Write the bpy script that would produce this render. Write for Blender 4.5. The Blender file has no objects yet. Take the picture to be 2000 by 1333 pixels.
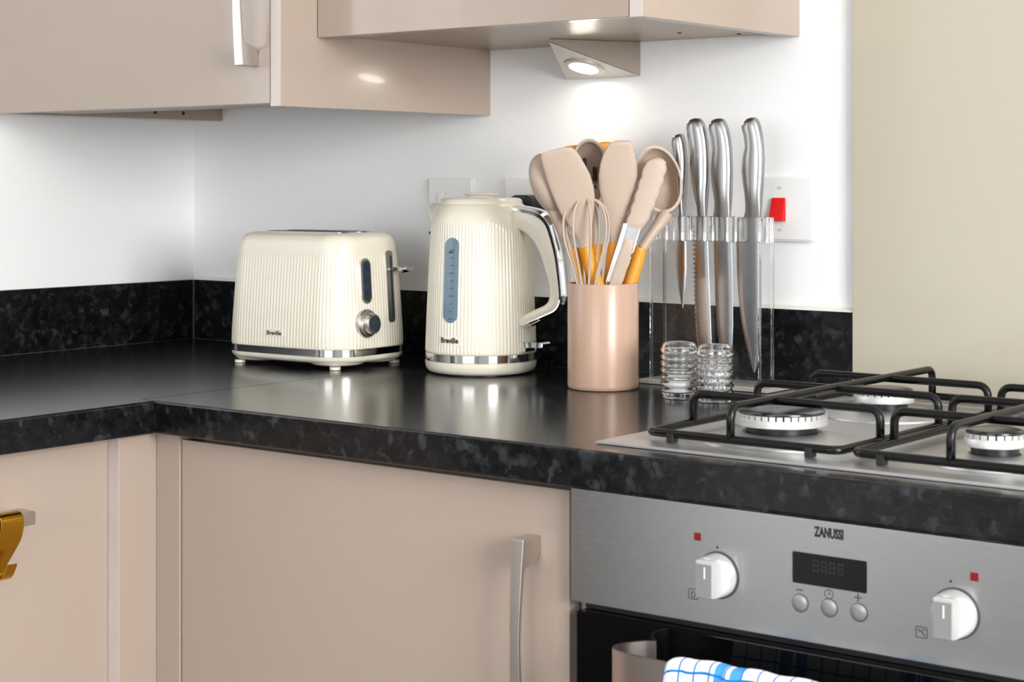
import bpy, bmesh, math, random
from mathutils import Vector, Matrix
random.seed(4)
R_ = math.radians
S = bpy.context.scene
COL = S.collection

# ------------------------------------------------------------------ camera
WT = 0.91                      # worktop top above the floor; all coordinates below are relative to the worktop top
F_PX, YAW, HOR = 3526.385, R_(38.05895), 351.492
CX, CY, CH = 2.324795, -2.08905, 0.270429
sn, cs = math.sin(YAW), math.cos(YAW)
RIGHT, FWD, UP = Vector((cs, sn, 0)), Vector((-sn, cs, 0)), Vector((0, 0, 1))
CAMP = Vector((CX, CY, CH))
cam = bpy.data.cameras.new('camera'); camo = bpy.data.objects.new('camera', cam); COL.objects.link(camo)
camo.location = (CX, CY, CH + WT); camo.rotation_euler = (R_(90), 0, YAW)
cam.sensor_width = 36; cam.lens = F_PX / 2000 * 36; cam.shift_y = -(666.5 - HOR) / 2000
cam.clip_start = 0.05
cam.dof.use_dof = True; cam.dof.focus_distance = 2.45; cam.dof.aperture_fstop = 14
S.camera = camo

# ------------------------------------------------------------------ world and lights
w = bpy.data.worlds.new('sky'); S.world = w; w.use_nodes = True
w.node_tree.nodes['Background'].inputs[0].default_value = (0.86, 0.92, 1, 1)
w.node_tree.nodes['Background'].inputs[1].default_value = 1.0
def area(name, loc, rot, sx, sy, power, color=(1, 1, 1)):
    l = bpy.data.lights.new(name, 'AREA'); l.shape = 'RECTANGLE'; l.size = sx; l.size_y = sy
    l.energy = power; l.color = color
    o = bpy.data.objects.new(name, l); COL.objects.link(o)
    o.location = (loc[0], loc[1], loc[2] + WT); o.rotation_euler = rot
    return o
WIN_R = (-2.40, -1.00, 0.10, 1.20)       # right wall window: y0,y1,z0,z1
WIN_L = (-1.62, -0.95, 0.20, 1.20)       # left wall window
WIN_F = (0.9, 3.1, -0.1, 1.25)           # front wall window (behind the camera): x0,x1,z0,z1
area('daylight_right_window', (4.06, sum(WIN_R[:2])/2, sum(WIN_R[2:])/2), (0, R_(90), 0), 1.1, 1.4, 190, (1, .985, .955))
area('daylight_left_window', (-0.16, sum(WIN_L[:2])/2, sum(WIN_L[2:])/2), (0, R_(-90), 0), 1.0, .67, 9, (.95, .98, 1))
area('daylight_rear_window', (sum(WIN_F[:2])/2, -5.06, sum(WIN_F[2:])/2), (R_(90), 0, 0), 2.2, 1.35, 68, (.98, .99, 1))
vs = S.view_settings
vs.view_transform = 'Standard'; vs.look = 'None'; vs.gamma = 1; vs.use_curve_mapping = False
vs.exposure = -0.46

# ------------------------------------------------------------------ pixel -> place helpers (2000x1333 frame)
def ray(u, v):
    a = (u - 1000) / F_PX; b = (HOR - v) / F_PX
    return RIGHT * a + FWD + UP * b
def at_depth(u, v, d): return CAMP + ray(u, v) * d
def ony(u, v, y):
    r = ray(u, v); return CAMP + r * ((y - CY) / r.y)
def onx(u, v, x):
    r = ray(u, v); return CAMP + r * ((x - CX) / r.x)
def onz(u, v, z=0):
    r = ray(u, v); return CAMP + r * ((z - CH) / r.z)

# ------------------------------------------------------------------ materials
def srgb(h):
    c = [int(h[i:i+2], 16) / 255 for i in (0, 2, 4)]
    return tuple((x / 12.92 if x <= .04045 else ((x + .055) / 1.055) ** 2.4) for x in c) + (1,)
def mat(name, color, rough=.5, metal=0, spec=.5, coat=0, coat_rough=.03, **kw):
    m = bpy.data.materials.new(name); m.use_nodes = True
    b = m.node_tree.nodes['Principled BSDF']
    b.inputs['Base Color'].default_value = srgb(color) if isinstance(color, str) else color
    b.inputs['Roughness'].default_value = rough; b.inputs['Metallic'].default_value = metal
    b.inputs['Specular IOR Level'].default_value = spec
    b.inputs['Coat Weight'].default_value = coat; b.inputs['Coat Roughness'].default_value = coat_rough
    for k, v in kw.items(): b.inputs[k].default_value = v
    return m
def nd(m, t, **kw):
    n = m.node_tree.nodes.new(t)
    for k, v in kw.items(): setattr(n, k, v)
    return n
def lk(m, a, b): m.node_tree.links.new(a, b)
def bsdf(m): return m.node_tree.nodes['Principled BSDF']
def noise_bump(m, scale, strength, dist=.001, stretch=(1, 1, 1), detail=3, rough_var=None):
    tc = nd(m, 'ShaderNodeTexCoord'); mp = nd(m, 'ShaderNodeMapping'); mp.inputs['Scale'].default_value = stretch
    nz = nd(m, 'ShaderNodeTexNoise'); nz.inputs['Scale'].default_value = scale; nz.inputs['Detail'].default_value = detail
    bp = nd(m, 'ShaderNodeBump'); bp.inputs['Strength'].default_value = strength; bp.inputs['Distance'].default_value = dist
    lk(m, tc.outputs['Object'], mp.inputs[0]); lk(m, mp.outputs[0], nz.inputs['Vector'])
    lk(m, nz.outputs[0], bp.inputs['Height']); lk(m, bp.outputs[0], bsdf(m).inputs['Normal'])
    if rough_var:
        mr = nd(m, 'ShaderNodeMapRange'); mr.inputs[3].default_value, mr.inputs[4].default_value = rough_var
        lk(m, nz.outputs[0], mr.inputs[0]); lk(m, mr.outputs[0], bsdf(m).inputs['Roughness'])
    return nz
M = {}
M['wall'] = mat('wall_paint', 'F3F4F5', .65, spec=.3); noise_bump(M['wall'], 60, .12, .001)
M['ceiling'] = mat('ceiling_paint', 'F2F2F2', .8)
M['floor'] = mat('floor_vinyl', '7C7A78', .4)
M['beige'] = mat('beige_gloss', 'AC9C90', .22, spec=.5, coat=.15, coat_rough=.04)
M['beige_edge'] = mat('beige_edge', 'CBBFBA', .4)
M['carcass'] = mat('beige_carcass', 'AE9E92', .4)
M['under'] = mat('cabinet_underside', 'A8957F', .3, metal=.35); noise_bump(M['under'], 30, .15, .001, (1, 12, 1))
M['dark_gap'] = mat('dark_gap', '2A2420', .8)
M['splash'] = mat('back_painted_glass', 'BBB4A4', .12, spec=.5)
M['steel'] = mat('brushed_steel', 'B4B4B4', .24, metal=1); noise_bump(M['steel'], 40, .01, .0001, (1, 1, 60), rough_var=(.22, .30))
M['hob_steel'] = mat('hob_steel', 'D2D2D2', .26, metal=1); noise_bump(M['hob_steel'], 40, .0, .0005, (1, 40, 1), rough_var=(.36, .44))
M['satin'] = mat('satin_nickel', 'CDC7C1', .34, metal=1)
M['handle_steel'] = mat('oven_handle_steel', 'B7ABA6', .32, metal=1)
M['chrome'] = mat('chrome', 'E4E4E4', .05, metal=1)
M['alu'] = mat('burner_aluminium', 'D8D8D6', .38, metal=.55)
M['blade'] = mat('knife_blade_steel', 'B9B9B9', .22, metal=1); noise_bump(M['blade'], 60, .05, .0003, (1, 1, 25))
M['knife_handle'] = mat('knife_handle_steel', 'A8A8A8', .28, metal=1)
M['enamel'] = mat('black_enamel', '060607', .25, spec=.3)
M['cap'] = mat('burner_cap_enamel', '1C1C1D', .2)
M['blackglass'] = mat('black_glass', '050506', .04)
M['black'] = mat('black_plastic', '151516', .35)
M['ink'] = mat('dark_print', '1E1E1E', .5)
M['greyink'] = mat('grey_print', '3A3A3A', .5)
M['stand_base'] = mat('stand_base_acrylic', 'B9B4AC', .15)
M['display'] = mat('display_glass', '08080A', .12, spec=.25)
M['ghost'] = mat('display_ghost', '202022', .5)
M['paleink'] = mat('pale_print', 'B9B9B9', .5)
M['cream'] = mat('cream_gloss', 'EAE4D3', .2, spec=.5, coat=.25)
M['slate'] = mat('slate_plastic', '2C3640', .3)
M['window_grey'] = mat('water_window', '6E8494', .18, coat=.4)
M['pot'] = mat('pink_beige_ceramic', 'B99984', .28, coat=.08)
M['taupe'] = mat('taupe_silicone', 'BBA797', .45)
M['taupe_shade'] = mat('taupe_silicone_shaded', '9C8878', .5)  # darker copy of the taupe, shading painted into its colour
M['wood'] = mat('orange_beech', 'E39A2C', .42); 
nz = noise_bump(M['wood'], 25, .1, .0008, (6, 6, 1))
M['white_plastic'] = mat('white_plastic', 'EDEDED', .25)
M['red'] = mat('red_rocker', 'E00000', .3)
M['redlamp'] = mat('red_indicator', '7A0008', .25)
M['gold'] = mat('gold_metal', 'C8962A', .2, metal=1)
M['salt'] = mat('salt', 'F4F4F2', .9); 
M['caulk'] = mat('white_caulk', 'E6E3DC', .5)
M['frame'] = mat('window_frame', 'F0F0F0', .4)
M['knob'] = mat('oven_knob_silver', 'CACACA', .3, metal=.35)
M['knob_face'] = mat('oven_knob_face', '868686', .45)
M['button'] = mat('oven_button_grey', '9C9C9C', .35, metal=.6)
M['lampbody'] = mat('lamp_brushed_metal', '8C8178', .38, metal=.8); noise_bump(M['lampbody'], 60, .1, .0005)
M['lampface'] = mat('lamp_face_metal', 'CFC9C0', .4, metal=.6)

def emis(name, col, s):
    m = mat(name, (0, 0, 0, 1)); b = bsdf(m)
    b.inputs['Emission Color'].default_value = col; b.inputs['Emission Strength'].default_value = s
    return m
M['led'] = emis('led_lens', (1, .92, .8, 1), 48)

def granite():
    m = mat('black_granite_laminate', '111214', .22, spec=.3)
    tc = nd(m, 'ShaderNodeTexCoord')
    n1 = nd(m, 'ShaderNodeTexNoise'); n1.inputs['Scale'].default_value = 70; n1.inputs['Detail'].default_value = 5
    vo = nd(m, 'ShaderNodeTexVoronoi'); vo.inputs['Scale'].default_value = 88
    wz = nd(m, 'ShaderNodeTexNoise'); wz.inputs['Scale'].default_value = 45; wz.inputs['Detail'].default_value = 4
    mx = nd(m, 'ShaderNodeMix', data_type='RGBA'); mx.blend_type = 'LINEAR_LIGHT'; mx.inputs[0].default_value = .012
    lk(m, tc.outputs['Object'], mx.inputs[6]); lk(m, tc.outputs['Object'], wz.inputs['Vector']); lk(m, wz.outputs['Color'], mx.inputs[7])
    lk(m, mx.outputs[2], vo.inputs['Vector']); lk(m, tc.outputs['Object'], n1.inputs['Vector'])
    sp = nd(m, 'ShaderNodeSeparateColor'); lk(m, vo.outputs['Color'], sp.inputs[0])
    r1 = nd(m, 'ShaderNodeValToRGB'); r1.color_ramp.elements[0].position = .62; r1.color_ramp.elements[1].position = 1.0
    lk(m, sp.outputs[0], r1.inputs[0])
    r2 = nd(m, 'ShaderNodeValToRGB'); r2.color_ramp.elements[0].position = .40; r2.color_ramp.elements[1].position = .75
    lk(m, n1.outputs[0], r2.inputs[0])
    mu = nd(m, 'ShaderNodeMath', operation='MULTIPLY'); lk(m, r1.outputs[0], mu.inputs[0]); lk(m, r2.outputs[0], mu.inputs[1])
    mu2 = nd(m, 'ShaderNodeMath', operation='MULTIPLY_ADD'); lk(m, r2.outputs[0], mu2.inputs[0]); mu2.inputs[1].default_value = .20; lk(m, mu.outputs[0], mu2.inputs[2])
    cm = nd(m, 'ShaderNodeMix', data_type='RGBA'); cm.inputs[6].default_value = srgb('0A0B0E'); cm.inputs[7].default_value = srgb('3A3D3E')
    v2 = nd(m, 'ShaderNodeTexVoronoi'); v2.inputs['Scale'].default_value = 240; lk(m, mx.outputs[2], v2.inputs['Vector'])
    s2 = nd(m, 'ShaderNodeSeparateColor'); lk(m, v2.outputs['Color'], s2.inputs[0])
    r3 = nd(m, 'ShaderNodeValToRGB'); r3.color_ramp.elements[0].position = .70; r3.color_ramp.elements[1].position = 1.0; lk(m, s2.outputs[1], r3.inputs[0])
    a3 = nd(m, 'ShaderNodeMath', operation='MULTIPLY_ADD'); lk(m, r3.outputs[0], a3.inputs[0]); a3.inputs[1].default_value = .13; lk(m, mu2.outputs[0], a3.inputs[2]); a3.use_clamp = True
    lk(m, a3.outputs[0], cm.inputs[0]); lk(m, cm.outputs[2], bsdf(m).inputs['Base Color'])
    return m
M['granite'] = granite()
def granite_top():
    m = granite(); m.name = 'black_granite_worktop'
    b = bsdf(m); b.inputs['Roughness'].default_value = .19; b.inputs['Anisotropic'].default_value = 0
    tc = nd(m, 'ShaderNodeTexCoord'); nz = nd(m, 'ShaderNodeTexNoise'); nz.inputs['Scale'].default_value = 160; nz.inputs['Detail'].default_value = 2
    bp = nd(m, 'ShaderNodeBump'); bp.inputs['Strength'].default_value = .03; bp.inputs['Distance'].default_value = .0002
    lk(m, tc.outputs['Object'], nz.inputs['Vector']); lk(m, nz.outputs[0], bp.inputs['Height']); lk(m, bp.outputs[0], b.inputs['Normal'])
    return m
M['worktop'] = granite_top()

def acrylic(name, tint, refl=1.0):
    m = bpy.data.materials.new(name); m.use_nodes = True; t = m.node_tree
    for n in list(t.nodes):
        if n.type == 'BSDF_PRINCIPLED': t.nodes.remove(n)
    out = [n for n in t.nodes if n.type == 'OUTPUT_MATERIAL'][0]
    tr = nd(m, 'ShaderNodeBsdfTransparent'); tr.inputs[0].default_value = tint
    gl = nd(m, 'ShaderNodeBsdfGlossy'); gl.inputs['Roughness'].default_value = .03; gl.inputs[0].default_value = (refl, refl, refl, 1)
    lw = nd(m, 'ShaderNodeLayerWeight'); lw.inputs[0].default_value = .5
    pw = nd(m, 'ShaderNodeMath', operation='POWER'); lk(m, lw.outputs['Facing'], pw.inputs[0]); pw.inputs[1].default_value = 5
    fr = nd(m, 'ShaderNodeMath', operation='MULTIPLY_ADD'); lk(m, pw.outputs[0], fr.inputs[0]); fr.inputs[1].default_value = .8; fr.inputs[2].default_value = .04
    mx = nd(m, 'ShaderNodeMixShader'); lk(m, fr.outputs[0], mx.inputs[0]); lk(m, tr.outputs[0], mx.inputs[1]); lk(m, gl.outputs[0], mx.inputs[2])
    lk(m, mx.outputs[0], out.inputs[0])
    return m
M['acrylic'] = acrylic('clear_acrylic', (.985, .99, .992, 1))
def glassy(name, col, ior, rough=0.0):
    m = mat(name, col, rough); b = bsdf(m); b.inputs['Transmission Weight'].default_value = 1; b.inputs['IOR'].default_value = ior
    return m
M['finger'] = glassy('clear_acrylic_block', (.97, .98, .98, 1), 1.49)
M['glass'] = glassy('shaker_glass', (.98, .985, .99, 1), 1.5)

def towel_mat():
    m = mat('tea_towel_check', 'F3F5F8', .9, spec=.1)
    uv = nd(m, 'ShaderNodeUVMap'); sp = nd(m, 'ShaderNodeSeparateXYZ'); lk(m, uv.outputs[0], sp.inputs[0])
    def band(sock, period, off, half):
        a = nd(m, 'ShaderNodeMath', operation='ADD'); lk(m, sock, a.inputs[0]); a.inputs[1].default_value = off
        p = nd(m, 'ShaderNodeMath', operation='PINGPONG'); lk(m, a.outputs[0], p.inputs[0]); p.inputs[1].default_value = period / 2
        l = nd(m, 'ShaderNodeMath', operation='LESS_THAN'); lk(m, p.outputs[0], l.inputs[0]); l.inputs[1].default_value = half
        return l.outputs[0]
    def mx(a, b):
        k = nd(m, 'ShaderNodeMath', operation='MAXIMUM'); lk(m, a, k.inputs[0]); lk(m, b, k.inputs[1]); return k.outputs[0]
    thin = mx(band(sp.outputs[0], .0165, -.0005, .0008), band(sp.outputs[1], .021, .004, .0011))
    wide = mx(band(sp.outputs[0], .13, -.0600, .0052), band(sp.outputs[0], .13, -.0770, .0052))
    c1 = nd(m, 'ShaderNodeMix', data_type='RGBA'); c1.inputs[6].default_value = srgb('F4F6F9'); c1.inputs[7].default_value = srgb('4C9BDC'); lk(m, wide, c1.inputs[0])
    c2 = nd(m, 'ShaderNodeMix', data_type='RGBA'); lk(m, c1.outputs[2], c2.inputs[6]); c2.inputs[7].default_value = srgb('1F78C8'); lk(m, thin, c2.inputs[0])
    lk(m, c2.outputs[2], bsdf(m).inputs['Base Color'])
    nz = nd(m, 'ShaderNodeTexNoise'); nz.inputs['Scale'].default_value = 900; bp = nd(m, 'ShaderNodeBump'); bp.inputs['Strength'].default_value = .5; bp.inputs['Distance'].default_value = .001
    tc = nd(m, 'ShaderNodeTexCoord'); lk(m, tc.outputs['Object'], nz.inputs['Vector']); lk(m, nz.outputs[0], bp.inputs['Height']); lk(m, bp.outputs[0], bsdf(m).inputs['Normal'])
    return m
M['towel'] = towel_mat()
def pepper_mat():
    m = mat('coarse_salt', 'D8D8D6', .7)
    tc = nd(m, 'ShaderNodeTexCoord'); nz = nd(m, 'ShaderNodeTexNoise'); nz.inputs['Scale'].default_value = 700
    r = nd(m, 'ShaderNodeValToRGB'); r.color_ramp.elements[0].position = .42; r.color_ramp.elements[1].position = .58
    r.color_ramp.elements[0].color = srgb('6A6A68'); r.color_ramp.elements[1].color = srgb('F4F4F2')
    lk(m, tc.outputs['Object'], nz.inputs['Vector']); lk(m, nz.outputs[0], r.inputs[0]); lk(m, r.outputs[0], bsdf(m).inputs['Base Color'])
    return m
M['coarse'] = pepper_mat()

# ------------------------------------------------------------------ mesh builders
def add(bm, other):
    me = bpy.data.meshes.new('tmp'); other.to_mesh(me); other.free(); bm.from_mesh(me); bpy.data.meshes.remove(me)
def box(x0, x1, y0, y1, z0, z1, bev=0, seg=2, bm=None):
    b = bmesh.new()
    bmesh.ops.create_cube(b, size=1)
    for v in b.verts:
        v.co = Vector((x0 + (v.co.x + .5) * (x1 - x0), y0 + (v.co.y + .5) * (y1 - y0), z0 + (v.co.z + .5) * (z1 - z0)))
    if bev: bmesh.ops.bevel(b, geom=b.edges[:], offset=bev, segments=seg, affect='EDGES', profile=.5)
    if bm is None: return b
    add(bm, b); return bm
def rings(secs, closed=True, cap=True, loop=False):
    """skin a list of point rings"""
    b = bmesh.new()
    vs_ = [[b.verts.new(p) for p in s] for s in secs]
    n = len(secs[0]); m = len(secs)
    for i in range(m if loop else m - 1):
        A, B = vs_[i], vs_[(i + 1) % m]
        for j in range(n if closed else n - 1):
            k = (j + 1) % n
            b.faces.new((A[j], A[k], B[k], B[j]))
    if cap and not loop and closed:
        b.faces.new(list(reversed(vs_[0]))); b.faces.new(vs_[-1])
    bmesh.ops.recalc_face_normals(b, faces=b.faces)
    return b
def lathe(prof, c=(0, 0, 0), n=64, axis='z', cap=True):
    c = Vector(c); secs = []
    for r, z in prof:
        s = []
        for i in range(n):
            a = 2 * math.pi * i / n
            if axis == 'z': p = Vector((r * math.cos(a), r * math.sin(a), z))
            elif axis == 'y': p = Vector((r * math.cos(a), -z, r * math.sin(a)))      # grows towards -y
            else: p = Vector((z, r * math.cos(a), r * math.sin(a)))
            s.append(c + p)
        secs.append(s)
    return rings(secs, cap=cap)
def smooth_path(pts, n):
    """catmull-rom through pts"""
    pts = [Vector(p) for p in pts]; out = []
    P = [pts[0] * 2 - pts[1]] + pts + [pts[-1] * 2 - pts[-2]]
    for i in range(1, len(P) - 2):
        for k in range(n):
            t = k / n; a, b, c, d = P[i - 1], P[i], P[i + 1], P[i + 2]
            out.append(.5 * ((2 * b) + (c - a) * t + (2 * a - 5 * b + 4 * c - d) * t * t + (3 * b - a - 3 * c + d) * t ** 3))
    out.append(pts[-1]); return out
def tube(pts, r, n=10, loop=False, cap=True, flat=None):
    """round tube; r may be a list; flat=(vector, k): squash along a vector"""
    pts = [Vector(p) for p in pts]; m = len(pts); secs = []
    up = None
    for i, p in enumerate(pts):
        if loop: t = pts[(i + 1) % m] - pts[i - 1]
        else: t = pts[min(i + 1, m - 1)] - pts[max(i - 1, 0)]
        t.normalize()
        if up is None:
            up = Vector((0, 0, 1)) if abs(t.z) < .9 else Vector((1, 0, 0))
        up = (up - t * up.dot(t)); up.normalize(); sd = t.cross(up)
        rr = r[i] if isinstance(r, (list, tuple)) else r
        s = []
        for k in range(n):
            a = 2 * math.pi * k / n; o = up * (math.cos(a) * rr) + sd * (math.sin(a) * rr)
            s.append(p + o)
        secs.append(s)
    return rings(secs, loop=loop, cap=cap)
def bent(pts, rad, seg=6):
    """polyline with rounded corners"""
    pts = [Vector(p) for p in pts]; out = [pts[0]]
    for i in range(1, len(pts) - 1):
        a, b, c = pts[i - 1], pts[i], pts[i + 1]
        d1 = (a - b).normalized(); d2 = (c - b).normalized()
        p1 = b + d1 * rad; p2 = b + d2 * rad
        for k in range(seg + 1):
            t = k / seg; out.append((1 - t) ** 2 * p1 + 2 * t * (1 - t) * b + t * t * p2)
    out.append(pts[-1]); return out
def prism(poly, origin, ex, ey, ez, depth, bev=0):
    """2-D outline extruded along ez by depth"""
    origin, ex, ey, ez = map(Vector, (origin, ex, ey, ez))
    b = bmesh.new(); lo = [b.verts.new(origin + ex * x + ey * y) for x, y in poly]
    f = b.faces.new(lo); r = bmesh.ops.extrude_face_region(b, geom=[f])
    for v in r['geom']:
        if isinstance(v, bmesh.types.BMVert): v.co += ez * depth
    bmesh.ops.recalc_face_normals(b, faces=b.faces)
    if bev: bmesh.ops.bevel(b, geom=b.edges[:], offset=bev, segments=2, affect='EDGES', profile=.5)
    return b
def rrect(w_, h_, r, n=6, cx=0, cy=0):
    p = []
    for sx, sy, a0 in ((1, 1, 0), (-1, 1, 90), (-1, -1, 180), (1, -1, 270)):
        for k in range(n + 1):
            a = R_(a0 + 90 * k / n); p.append((cx + sx * (w_ / 2 - r) + r * math.cos(a), cy + sy * (h_ / 2 - r) + r * math.sin(a)))
    return p
def circle(r, n=32, cx=0, cy=0): return [(cx + r * math.cos(2 * math.pi * i / n), cy + r * math.sin(2 * math.pi * i / n)) for i in range(n)]
def lens(st, thick_vec, n=20, power=1.0, bow=0):
    """stations: (left point, right point, thickness scale); elliptical sections; bow bends the section along thick_vec"""
    secs = []; T = Vector(thick_vec)
    for l, r, k in st:
        l, r = Vector(l), Vector(r); c = (l + r) / 2; h = (r - l) / 2; s = []
        for i in range(n):
            a = 2 * math.pi * i / n; ca, sa = math.cos(a), math.sin(a)
            s.append(c + h * ca + T * (k * math.copysign(abs(sa) ** power, sa) + bow * ca * ca * h.length / .03))
        secs.append(s)
    return rings(secs)
def bowl(c, A, B, D, t=.0018, nu=32, nv=10):
    """half ellipsoid shell; A,B opening half axes, D depth vector"""
    c, A, B, D = map(Vector, (c, A, B, D)); secs = []
    def ring(ph, k):
        return [c + (A * math.cos(2 * math.pi * i / nu) + B * math.sin(2 * math.pi * i / nu)) * (math.cos(ph) * k) + D * (math.sin(ph) * k) for i in range(nu)]
    k = 1 - t / min(A.length, B.length)
    for j in range(nv): secs.append(ring((1 - j / nv) * math.pi / 2 * .98 + .0, 1))
    secs.append(ring(0, 1)); secs.append(ring(0, k))
    for j in range(1, nv + 1): secs.append(ring(j / nv * math.pi / 2 * .98, k))
    return rings(secs)

# ------------------------------------------------------------------ objects
ORG = {}
def finish(name, bm, m, parent=None, smooth=None, origin=None, wn=False):
    o3 = Vector(ORG[parent.name]) if parent is not None and parent.name in ORG else None
    if o3 is None:
        xs = [v.co for v in bm.verts]
        if origin is None:
            lo = [min(p[i] for p in xs) for i in range(3)]; hi = [max(p[i] for p in xs) for i in range(3)]
            origin = ((lo[0] + hi[0]) / 2, (lo[1] + hi[1]) / 2, lo[2])
        o3 = Vector(origin)
    bmesh.ops.translate(bm, vec=-o3, verts=bm.verts)
    me = bpy.data.meshes.new(name); bm.to_mesh(me); bm.free()
    me.materials.append(M[m] if isinstance(m, str) else m)
    o = bpy.data.objects.new(name, me); COL.objects.link(o)
    if smooth is not None:
        me.polygons.foreach_set('use_smooth', [True] * len(me.polygons))
        if smooth < 180: me.set_sharp_from_angle(angle=R_(smooth))
    if wn:
        wm = o.modifiers.new('weighted_normal', 'WEIGHTED_NORMAL'); wm.keep_sharp = True; wm.weight = 100
    ORG[o.name] = tuple(o3)
    if parent is not None: o.parent = parent
    else: o.location = (o3.x, o3.y, o3.z + WT)
    return o
def tag(o, label, cat, group=None, kind=None):
    if label: o['label'] = label
    if cat: o['category'] = cat
    if group: o['group'] = group
    if kind: o['kind'] = kind
    return o
def thing(name, loc, label, cat, group=None):
    o = bpy.data.objects.new(name, None); COL.objects.link(o); o.empty_display_size = .05
    o.location = (loc[0], loc[1], loc[2] + WT); ORG[o.name] = tuple(loc)
    return tag(o, label, cat, group)
def struct(name, bm, m, parent=None):
    o = finish(name, bm, m, parent); o['kind'] = 'structure'; return o
def text(name, body, size, m, parent, place, width=None, bold=.03):
    """text mesh; place(x, y) maps the flat text (centred) to the scene"""
    c = bpy.data.curves.new(name, 'FONT'); c.body = body; c.size = size; c.align_x = 'CENTER'; c.align_y = 'CENTER'; c.resolution_u = 3; c.offset = bold * size
    t = bpy.data.objects.new('tmp_text', c); COL.objects.link(t); bpy.context.view_layer.update()
    me = bpy.data.meshes.new_from_object(t.evaluated_get(bpy.context.evaluated_depsgraph_get()))
    bpy.data.objects.remove(t); bpy.data.curves.remove(c)
    bm = bmesh.new(); bm.from_mesh(me); bpy.data.meshes.remove(me)
    xs = [v.co.x for v in bm.verts]; ys = [v.co.y for v in bm.verts]
    cx, cy = (min(xs) + max(xs)) / 2, (min(ys) + max(ys)) / 2
    k = (width / (max(xs) - min(xs))) if width else 1; ky = size / (max(ys) - min(ys))
    for v in bm.verts: v.co = place((v.co.x - cx) * k, (v.co.y - cy) * ky)
    return finish(name, bm, m, parent)

# ================================================================== setting
XR, YF, ZB, ZT = 4.0, -5.0, -WT, 1.49
def wall_open(axis, pos0, pos1, a0, a1, win):
    b = bmesh.new()
    for (p0, p1, q0, q1) in ((a0, win[0], ZB, ZT), (win[1], a1, ZB, ZT), (win[0], win[1], ZB, win[2]), (win[0], win[1], win[3], ZT)):
        if axis == 'x': box(pos0, pos1, p0, p1, q0, q1, bm=b)
        else: box(p0, p1, pos0, pos1, q0, q1, bm=b)
    return b
struct('floor', box(-.1, XR + .1, YF - .1, .112, ZB - .1, ZB), 'floor')
struct('ceiling', box(-.1, XR + .1, YF - .1, .112, ZT, ZT + .1), 'ceiling')
struct('wall_left', wall_open('x', -.10, -.012, YF, .112, WIN_L), 'wall')
struct('wall_back', box(-.012, XR, .012, .112, ZB, ZT), 'wall')
struct('wall_right', wall_open('x', XR, XR + .1, YF, .112, WIN_R), 'wall')
struct('wall_front', wall_open('y', YF - .1, YF, -.1, XR + .1, WIN_F), 'wall')
def window(name, axis, pos, win):
    b = bmesh.new(); t = .05; mid = (win[0] + win[1]) / 2
    for (p0, p1, q0, q1) in ((win[0], win[0] + t, win[2], win[3]), (win[1] - t, win[1], win[2], win[3]), (mid - t / 2, mid + t / 2, win[2] + t, win[3] - t),
                             (win[0] + t, win[1] - t, win[2], win[2] + t), (win[0] + t, win[1] - t, win[3] - t, win[3])):
        if axis == 'x': box(pos - .03, pos + .03, p0, p1, q0, q1, bm=b)
        else: box(p0, p1, pos - .03, pos + .03, q0, q1, bm=b)
    return struct(name, b, 'frame')
window('window_1', 'x', -.056, WIN_L); window('window_2', 'x', XR + .05, WIN_R); window('window_3', 'y', YF - .05, WIN_F)

struct('reflection_slab_1', box(-.0115, .03, -2.66, -1.72, ZB, 1.12, .002), mat('dark_reflection_slab', '2E2A27', .5))  # unseen dark slab, added to darken reflections in the steel oven panel

# back painted glass behind the hob
XS = ony(1664.5, 610, 0).x
tag(finish('glass_splashback', box(XS, 1.86, .0, .0118, .0005, .95, .0008), 'splash'), 'plain beige back-painted glass sheet on the wall behind the gas hob', 'splashback')

# ================================================================== worktops and upstands
TH = .0403; D = .62
JX = .598
def worktop_profile(front):     # (distance from wall, z) with rolled front edge
    p = [(0, -TH), (0, 0)]
    for k in range(9):
        a = R_(90 - 90 * k / 8); p.append((front - .0035 + .0035 * math.cos(a), -.0035 + .0035 * math.sin(a)))
    for k in range(5):
        a = R_(-90 * k / 4); p.append((front - .004 + .004 * math.cos(a), -TH + .004 + .004 * math.sin(a)))
    return p
pr = worktop_profile(D)
bm = rings([[(x, y, z) for x, z in pr] for y in (-1.7, -.62, -.60, -.3, -.001)])
# left worktop stops against the right one at the masons joint
bm.free()
bm = bmesh.new()
add(bm, rings([[(x, y, z) for x, z in pr] for y in (-1.7, -.6205)]))
tag_o = box(0, JX - .0018, -.6205, -.0005, -TH, 0); add(bm, tag_o)
tag(finish('worktop', bm, 'worktop', smooth=40, wn=True), 'black granite-look worktop running along the left wall, up to the joint by the toaster', 'worktop')
bm = rings([[(x, -y, z) for y, z in pr] for x in (JX, 2.6)])
tag(finish('worktop', bm, 'worktop', smooth=40, wn=True), 'black granite-look worktop carrying kettle, utensil pot and gas hob', 'worktop')
UPH = .1002
bm = box(-.0118, 0, -1.7, -.0005, 0.0004, UPH, .0006)
tag(finish('upstand', bm, 'granite'), 'black speckled upstand strip on the left wall', 'upstand')
bm = box(0.0004, XS - .0008, 0, .0118, 0.0004, UPH, .0006)
tag(finish('upstand', bm, 'granite'), 'black speckled upstand strip behind toaster, kettle and knives', 'upstand')
bm = rings([[(x, .001, UPH + .0002), (x, .0119, UPH + .0002), (x, .0119, UPH + .005), (x, .009, UPH + .0042), (x, .004, UPH + .0018)] for x in (.001, XS - .001)])
tag(finish('trim_1', bm, 'caulk'), None, None, kind='structure')
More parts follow.
